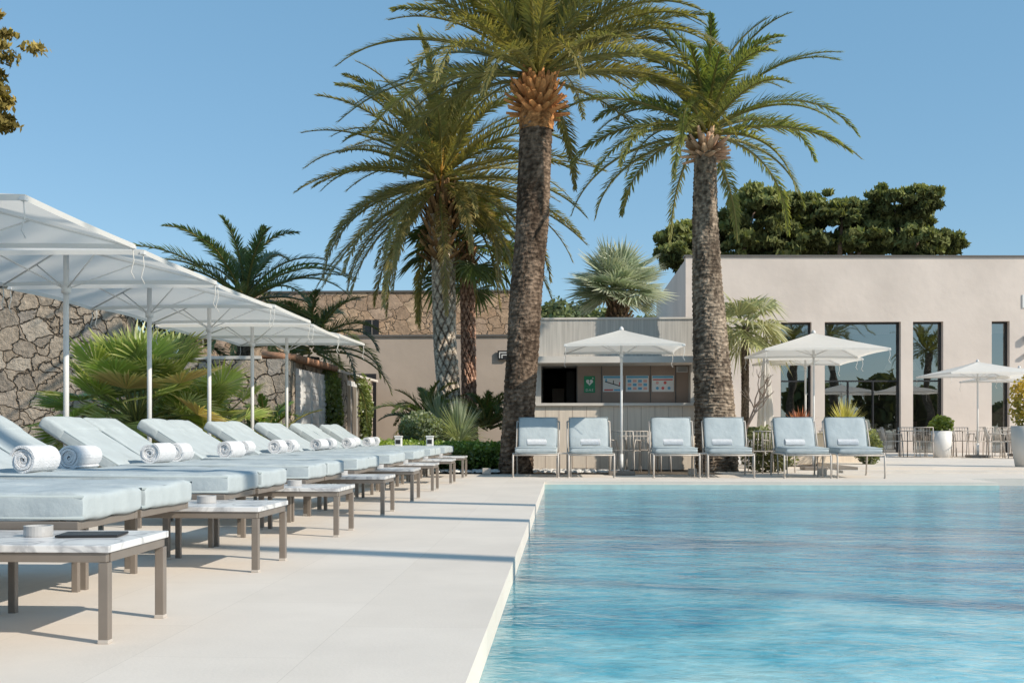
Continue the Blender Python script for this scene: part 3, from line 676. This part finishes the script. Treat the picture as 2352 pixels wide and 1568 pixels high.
# ---- G feather palms left
GB=(.11,.16,.09)
mb=MB(); trunk(mb,[(-8.6,29,0),(-8.6,29,4.1)],[.25,.22],'ring')
feather_crown(mb,(-8.6,29,4.2),40,3.3,78,-14,76,.42,76,GB,.15,col2=(.17,.20,.08),w=.034); mb.obj('palm_tree')
mb=MB(); trunk(mb,[(-10.4,27,0),(-10.4,27,3.0)],[.22,.2],'ring')
feather_crown(mb,(-10.4,27,3.1),30,2.6,80,-12,80,.42,60,(.09,.11,.06),.15,w=.036); mb.obj('palm_tree')
mb=MB(); trunk(mb,[(-7.0,30,0),(-7.0,30,2.9)],[.2,.2],'ring')
feather_crown(mb,(-7.0,30,3.0),30,2.7,78,-15,95,.40,60,(.12,.16,.07),.15,w=.034); mb.obj('palm_tree')
# ---- H big fan palm left
mb=MB()
fan_palm(mb,(-6.95,17.4,.95),58,1.0,.72,(.27,.33,.095),(.62,.58,.28),-25,84,36,.08,fused=.62,wk=.95,dead=.07)
fan_palm(mb,(-6.2,18.6,.7),26,.8,.62,(.25,.32,.095),(.56,.52,.24),-15,80,32,.10,fused=.6,wk=.95)
mb.obj('fan_palm_shrub')
mb=MB(); feather_crown(mb,(-5.9,21.2,.3),34,1.7,80,0,75,.28,50,(.15,.23,.06),.1,w=.028,zspread=.2); mb.obj('sago_palm')
mb=MB(); feather_crown(mb,(-7.9,21.2,.5),30,2.2,85,10,80,.34,50,(.12,.18,.06),.1,w=.032,zspread=.2); mb.obj('sago_palm')
# ---- centre shrubs
mb=MB(); yucca(mb,(-2.35,24.2,.55),620,1.05,.013,(.36,.40,.31),0,88,.25); mb.obj('yucca_plant')
mb=MB(); yucca(mb,(-2.95,25.6,.9),240,.9,.013,(.36,.40,.31),0,88,.25); mb.obj('yucca_plant')
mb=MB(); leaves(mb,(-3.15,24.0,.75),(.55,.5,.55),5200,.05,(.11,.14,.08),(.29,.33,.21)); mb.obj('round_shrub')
mb=MB(); feather_crown(mb,(-3.3,26.5,.9),22,1.5,80,15,85,.26,44,(.13,.17,.06),.08,w=.03,zspread=.2); feather_crown(mb,(-1.9,26.5,.9),22,1.4,80,15,85,.26,44,(.13,.17,.06),.08,w=.03,zspread=.2); mb.obj('sago_palm')
mb=MB()
x=-5.2
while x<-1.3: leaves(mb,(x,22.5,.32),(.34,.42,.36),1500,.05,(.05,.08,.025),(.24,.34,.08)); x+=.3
mb.obj('low_hedge')
mb=MB()
for i in range(7): leaves(mb,(-5.9+i*.45,21.8,.34),(.35,.3,.34),1000,.045,(.12,.17,.04),(.40,.48,.12))
mb.obj('groundcover')
mb=MB()
for yy in (28.3,28.9): leaves(mb,(-6.15,yy,1.3),(.22,.5,1.2),2600,.07,(.06,.09,.03),(.23,.27,.09))
leaves(mb,(-6.1,33.0,1.4),(.25,.6,1.1),2400,.07,(.06,.09,.03),(.23,.27,.09)); mb.obj('climbing_ivy')
mb=MB()
leaves(mb,(4.2,22.6,.45),(.6,.4,.5),1800,.06,(.08,.09,.05),(.26,.27,.15)); mb.obj('round_shrub')
mb=MB(); leaves(mb,(6.75,24.6,.5),(.3,.4,.42),1800,.05,(.08,.10,.05),(.28,.30,.14)); mb.obj('round_shrub')
mb=MB(); yucca(mb,(6.6,26.0,.75),300,.85,.016,(.46,.42,.16),10,85,.3); mb.obj('ornamental_grass')
mb=MB(); yucca(mb,(5.65,26.4,.8),140,.6,.02,(.38,.15,.10),20,85,.2); mb.obj('red_flax_plant')
mb=MB(); mb.rbox((6.1,26.4,.42),(2.1,.5,.75),.03,boardB); mb.obj('planter_box')
def pot(x,y,h,r,mat,col,col2,ph):
    mb=MB(); mb.tube([(x,y,.1),(x,y,.1+h*.5),(x,y,.1+h)],[r*.75,r*.95,r],18,mat); leaves(mb,(x,y,.1+h+ph*.5),(r*1.1,r*1.1,ph*.7),1300,.06,col,col2); mb.obj('potted_plant')
pot(10.5,30.9,.75,.28,doorM,(.08,.12,.03),(.30,.36,.07),.35)
pot(9.55,22.9,.85,.35,slabM,(.14,.16,.04),(.55,.38,.07),.9)
pot(4.35,25.2,.6,.38,doorM,(.08,.12,.04),(.26,.28,.13),.2)
mb=MB()
def branch(p,d,l,r,k_):
    e_=p+d*l; mb.tube([p,p+d*l*.5+Vector((U(-.03,.03),U(-.03,.03),0)),e_],[r,r*.85,r*.7],6,bootM,(.45,.35,.29))
    if k_>0:
        for q in range(random.choice((2,3))):
            dd=(d+Vector((U(-.8,.8),U(-.8,.8),U(-.1,.6)))).normalized(); branch(e_,dd,l*U(.6,.85),r*.68,k_-1)
branch(Vector((4.02,24.5,.3)),Vector((.05,0,1)),.6,.04,4); mb.obj('bare_frangipani_tree')
# ---- pine trees behind
def pine(name,blobs,base,dep,nsub=44,nl=95,size=.20,colr=((.05,.06,.025),(.31,.33,.125))):
    mb=MB()
    for (bx,bz,rx,rz,yo) in blobs:
        for i in range(nsub):
            while True:
                d=Vector((U(-1,1),U(-1,1),U(-.7,1)))
                if .1<d.length<1: break
            d.normalize(); q=U(.45,1.18)
            c=(bx+d.x*rx*q,dep+yo+d.y*rx*q,bz+d.z*rz*q); s_=rx*U(.12,.30)
            t=max(0,min(1,.45+.5*d.z+U(-.3,.3)))  # sunlit tops painted in: upper needle clumps take the lighter colour
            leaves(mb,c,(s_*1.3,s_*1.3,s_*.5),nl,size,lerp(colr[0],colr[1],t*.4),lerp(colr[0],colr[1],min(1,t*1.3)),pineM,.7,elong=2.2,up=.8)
        mb.tube([base,((bx+base[0])/2,dep+yo/2,min(bz-rz*1.1,(base[2]+bz)/2)),(bx,dep+yo,bz)],[.30,.15,.05],7,barkM,(.22,.16,.12))
    mb.tube([(base[0],base[1],0),base],[.5,.4],8,barkM,(.22,.16,.12))
    return mb.obj(name)
def pb(l,f=.024): return [((sx-1296)*f,.84+(990-sy)*f,r*f,r*f*.62,yo) for sx,sy,r,yo in l]
pine('pine_tree',pb([(1560,560,58,0),(1640,530,66,1),(1720,500,76,-1),(1690,575,80,0),(1800,480,66,1),(1800,555,85,0),(1545,605,40,-2),(1760,470,40,0)]),(9,60,8),60)
pine('pine_tree',pb([(1870,488,66,0),(1925,500,50,-1),(1900,560,80,1),(1985,500,46,1),(1975,560,55,-1)]),(15,61,8),61)
pine('pine_tree',pb([(2040,475,56,0),(2092,482,48,-1),(2030,525,52,1),(2085,520,40,0),(2140,562,46,0),(2075,575,55,-1),(2165,572,28,0)]),(18.6,60,8.5),60)
pine('pine_tree',[(-21.9,14.9,1.7,1.6,0),(-24.2,15.4,2.6,2.0,0),(-24.7,12.6,2.2,1.6,1),(-22.1,13.2,1.4,1.2,0)],(-25.5,40,9),40,nsub=36,nl=90,size=.14,colr=((.12,.10,.03),(.50,.38,.12)))
hillM=M('hill_scrub',(.08,.095,.05),.95,.4,.08)
mb=MB(); vs=[];fs=[];nx=60;ny=10
for j in range(ny):
    for i in range(nx):
        x=-160+i*6.5; y=150+j*14; h=(12.5+2.5*noise.noise(Vector((x*.03,y*.02,3))))*math.sin(math.pi*min(1,(j+.4)/4)*.5)
        vs.append((x,y,h))
for j in range(ny-1):
    for i in range(nx-1): a=j*nx+i; fs.append((a,a+1,a+nx+1,a+nx))
mb.add(vs,fs,hillM,smooth=True); mb.obj('hill')
mb=MB()
for i in range(230):
    x=U(-8,26); y=U(150,190); top=19.2-.22*abs(x-0) if x<8 else 16.5
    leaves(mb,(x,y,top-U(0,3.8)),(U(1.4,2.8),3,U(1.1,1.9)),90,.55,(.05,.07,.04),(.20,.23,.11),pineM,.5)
mb.obj('distant_trees')
mb=MB()
for i in range(16):  # unseen trees behind the camera, added to show in the window reflections
    x=-30+i*5+U(-1,1); h=U(2.5,6.5); leaves(mb,(x,-34+U(-3,3),h*.65),(2.6,2.5,h*.45),500,.7,(.04,.05,.02),(.14,.16,.06),pineM,.4)
    mb.tube([(x,-34,0),(x,-34,h*.6)],[.3,.2],6,barkM,(.1,.08,.06))
mb.obj('reflected_trees')
for (x,y,h) in((19,-16,8),(24,-22,9.5),(31,-18,7.5)):  # unseen palms behind the camera, added as reflections for the glass
    mb=MB(); trunk(mb,[(x,y,0),(x,y,h)],[.35,.28],'ring',seg=12); feather_crown(mb,(x,y,h),34,3.6,85,-15,75,.45,30,G1,.15,w=.07); mb.obj('palm_tree')
for (x,y) in((13,2.8),(13.3,5.8),(13.2,8.0)):  # off-screen shadow casters: palms leaned and heightened to lay bands across the deck
    mb=MB(); trunk(mb,[(x,y,0),(x,y-2.1,8),(x,y-4.4,17)],[.22,.15,.15],'ring',seg=14)
    feather_crown(mb,(x,y-4.4,17),24,2.6,85,0,90,.4,22,G1,.15,w=.05); mb.obj('palm_tree')
# ------------------------------------------------------------------ terrace furniture
def chair():
    mb=MB()
    for x in(-.24,.24):
        for y in(-.22,.22): mb.tube([(x*1.05,y*1.1,0),(x,y,.44)],.012,6,metalL)
        mb.tube([(x,-.22,.44),(x*1.1,-.2,.65),(x*1.1,.2,.67),(x,.25,.44)],.011,6,metalL)
        mb.tube([(x,.22,.44),(x,.32,.84)],.012,6,metalL)
    mb.rbox((0,0,.445),(.48,.46,.02),.008,metalL)
    for i in range(7): xx=-.22+i*.0733; mb.tube([(xx,.23,.46),(xx,.31,.84)],.007,5,metalL)
    mb.tube([(-.24,.32,.84),(.24,.32,.84)],.012,6,metalL); return mb.mesh('garden_chair')
CH=chair()
def dtable():
    mb=MB(); mb.rbox((0,0,.74),(.8,.8,.03),.005,metalL)
    for x in(-.36,.36):
        for y in(-.36,.36): mb.tube([(x,y,0),(x,y,.73)],.014,6,metalT)
    return mb.mesh('dining_table')
DT=dtable()
for (x,y,r) in((1.25,22.3,160),(1.85,22.4,200),(1.55,23.1,0),(3.95,21.9,180),(4.3,22.1,150)): inst(CH,'garden_chair',(x,y,0),rad(r))
inst(DT,'dining_table',(1.55,22.75,0)); 
for (x,y) in((10.0,31.5),(11.7,32.0),(12.4,30.2),(13.6,32.6),(8.2,33.5)):
    inst(DT,'dining_table',(x,y,.11))
    for (dx,dy,r) in((-.65,0,90),(.65,0,-90),(0,.65,0),(0,-.65,180)): inst(CH,'garden_chair',(x+dx,y+dy,.11),rad(r+U(-20,20)))
mb=MB(); mb.rbox((0,0,.36),(.13,.13,.72),.012,doorM); mb.rbox((0,0,.74),(.15,.15,.03),.006,metalW); mb.rbox((0,-.067,.64),(.09,.006,.08),.002,blackM); BO=mb.mesh('bollard_light')
inst(BO,'bollard_light',(-3.15,20.6,0)); inst(BO,'bollard_light',(-2.6,21.0,0))
mb=MB(); mb.rbox((0,0,.07),(.16,.12,.12),.01,metalL); SP=mb.mesh('ground_spotlight')
for x in(-1.5,2.45,4.9): inst(SP,'ground_spotlight',(x,21.0,0))
# ------------------------------------------------------------------ person seated in the garden
def person(loc):
    J={'pel':((0,0,.50),.15,.11),'sp':((0,.01,.72),.13,.10),'ch':((0,.0,.92),.155,.11),'nk':((0,-.01,1.06),.055,.055),'hd':((0,-.03,1.15),.075,.085),'ht':((0,-.02,1.25),.07,.08),
       'ls':((-.19,0,.99),.055,.055),'le':((-.26,-.03,.72),.042,.042),'lw':((-.2,-.25,.60),.028,.028),'lh':((-.17,-.33,.58),.04,.02),
       'rs':((.19,0,.99),.055,.055),'re':((.26,-.03,.72),.042,.042),'rw':((.2,-.25,.60),.028,.028),'rh':((.17,-.33,.58),.04,.02),
       'lt':((-.1,-.05,.5),.085,.085),'lk':((-.13,-.46,.50),.06,.06),'la':((-.13,-.48,.08),.04,.04),'lf':((-.13,-.62,.04),.04,.03),
       'rt':((.1,-.05,.5),.085,.085),'rk':((.13,-.46,.50),.06,.06),'ra':((.13,-.48,.08),.04,.04),'rf':((.13,-.62,.04),.04,.03)}
    E=[('pel','sp'),('sp','ch'),('ch','nk'),('nk','hd'),('hd','ht'),('ch','ls'),('ls','le'),('le','lw'),('lw','lh'),('ch','rs'),('rs','re'),('re','rw'),('rw','rh'),('pel','lt'),('lt','lk'),('lk','la'),('la','lf'),('pel','rt'),('rt','rk'),('rk','ra'),('ra','rf')]
    ks=list(J); me=bpy.data.meshes.new('body'); me.from_pydata([J[k_][0] for k_ in ks],[(ks.index(a),ks.index(b_)) for a,b_ in E],[])
    o=bpy.data.objects.new('body',me); sc.collection.objects.link(o); me.materials.append(skinM)
    md=o.modifiers.new('s','SKIN'); 
    for i,k_ in enumerate(ks):
        sv=me.skin_vertices[0].data[i]; sv.radius=(J[k_][1],J[k_][2]); sv.use_root=(i==0)
    o.modifiers.new('u','SUBSURF').levels=2; o.modifiers['u'].render_levels=2
    mb=MB(); leaves(mb,(0,.03,1.20),(.10,.10,.12),900,.03,(.03,.02,.01),(.06,.035,.02),hairM,.1); h=mb.obj('hair')
    mb=MB(); mb.rbox((0,.05,.21),(.5,.42,.42),.02,boardB); s_=mb.obj('stool')
    mb=MB(); mb.tube([(0,0,.42),(0,0,.56),(0,.01,.72),(0,0,.93)],[.2,.165,.145,.17],16,clothM); c_=mb.obj('clothing'); c_.scale=(1,.78,1)
    e_=parent_empty('seated_person',[o,h,s_,c_]); e_.location=loc; e_.rotation_euler=(0,0,rad(25)); return e_
person((-6.55,20.3,0))
# ------------------------------------------------------------------ light, sky, camera
EL=33; AZ=-27   # azimuth measured from +X
w=bpy.data.worlds.new('World'); sc.world=w; w.use_nodes=True; nt=w.node_tree; n=nt.nodes
sk=n.new('ShaderNodeTexSky'); sk.sky_type='NISHITA'; sk.sun_disc=False; sk.sun_elevation=rad(EL); sk.sun_rotation=rad(90-AZ)
sk.air_density=1.0; sk.dust_density=.3; sk.ozone_density=1.2
mxw=n.new('ShaderNodeMix'); mxw.data_type='RGBA'; mxw.inputs[0].default_value=.50; mxw.inputs[7].default_value=(1.35,3.35,5.15,1)
nt.links.new(sk.outputs[0],mxw.inputs[6]); nt.links.new(mxw.outputs[2],n['Background'].inputs[0]); n['Background'].inputs[1].default_value=.14
sd=bpy.data.lights.new('sun','SUN'); sd.energy=4.7; sd.angle=rad(.5); sd.color=(1,.91,.78)
so=bpy.data.objects.new('sun',sd); sc.collection.objects.link(so)
dv=Vector((math.cos(rad(EL))*math.cos(rad(AZ)),math.cos(rad(EL))*math.sin(rad(AZ)),math.sin(rad(EL))))
so.rotation_euler=dv.to_track_quat('Z','Y').to_euler(); so.location=(20,-5,20)
cd=bpy.data.cameras.new('camera'); cam=bpy.data.objects.new('camera',cd); sc.collection.objects.link(cam); sc.camera=cam
cd.lens=38.3; cd.sensor_width=36; cd.shift_y=.0876; cd.clip_end=3000; cd.clip_start=.05
cam.location=(0,0,.84); cam.rotation_euler=(rad(90),0,rad(2.75))
sc.view_settings.view_transform='Standard'; sc.view_settings.look='None'; sc.view_settings.exposure=0
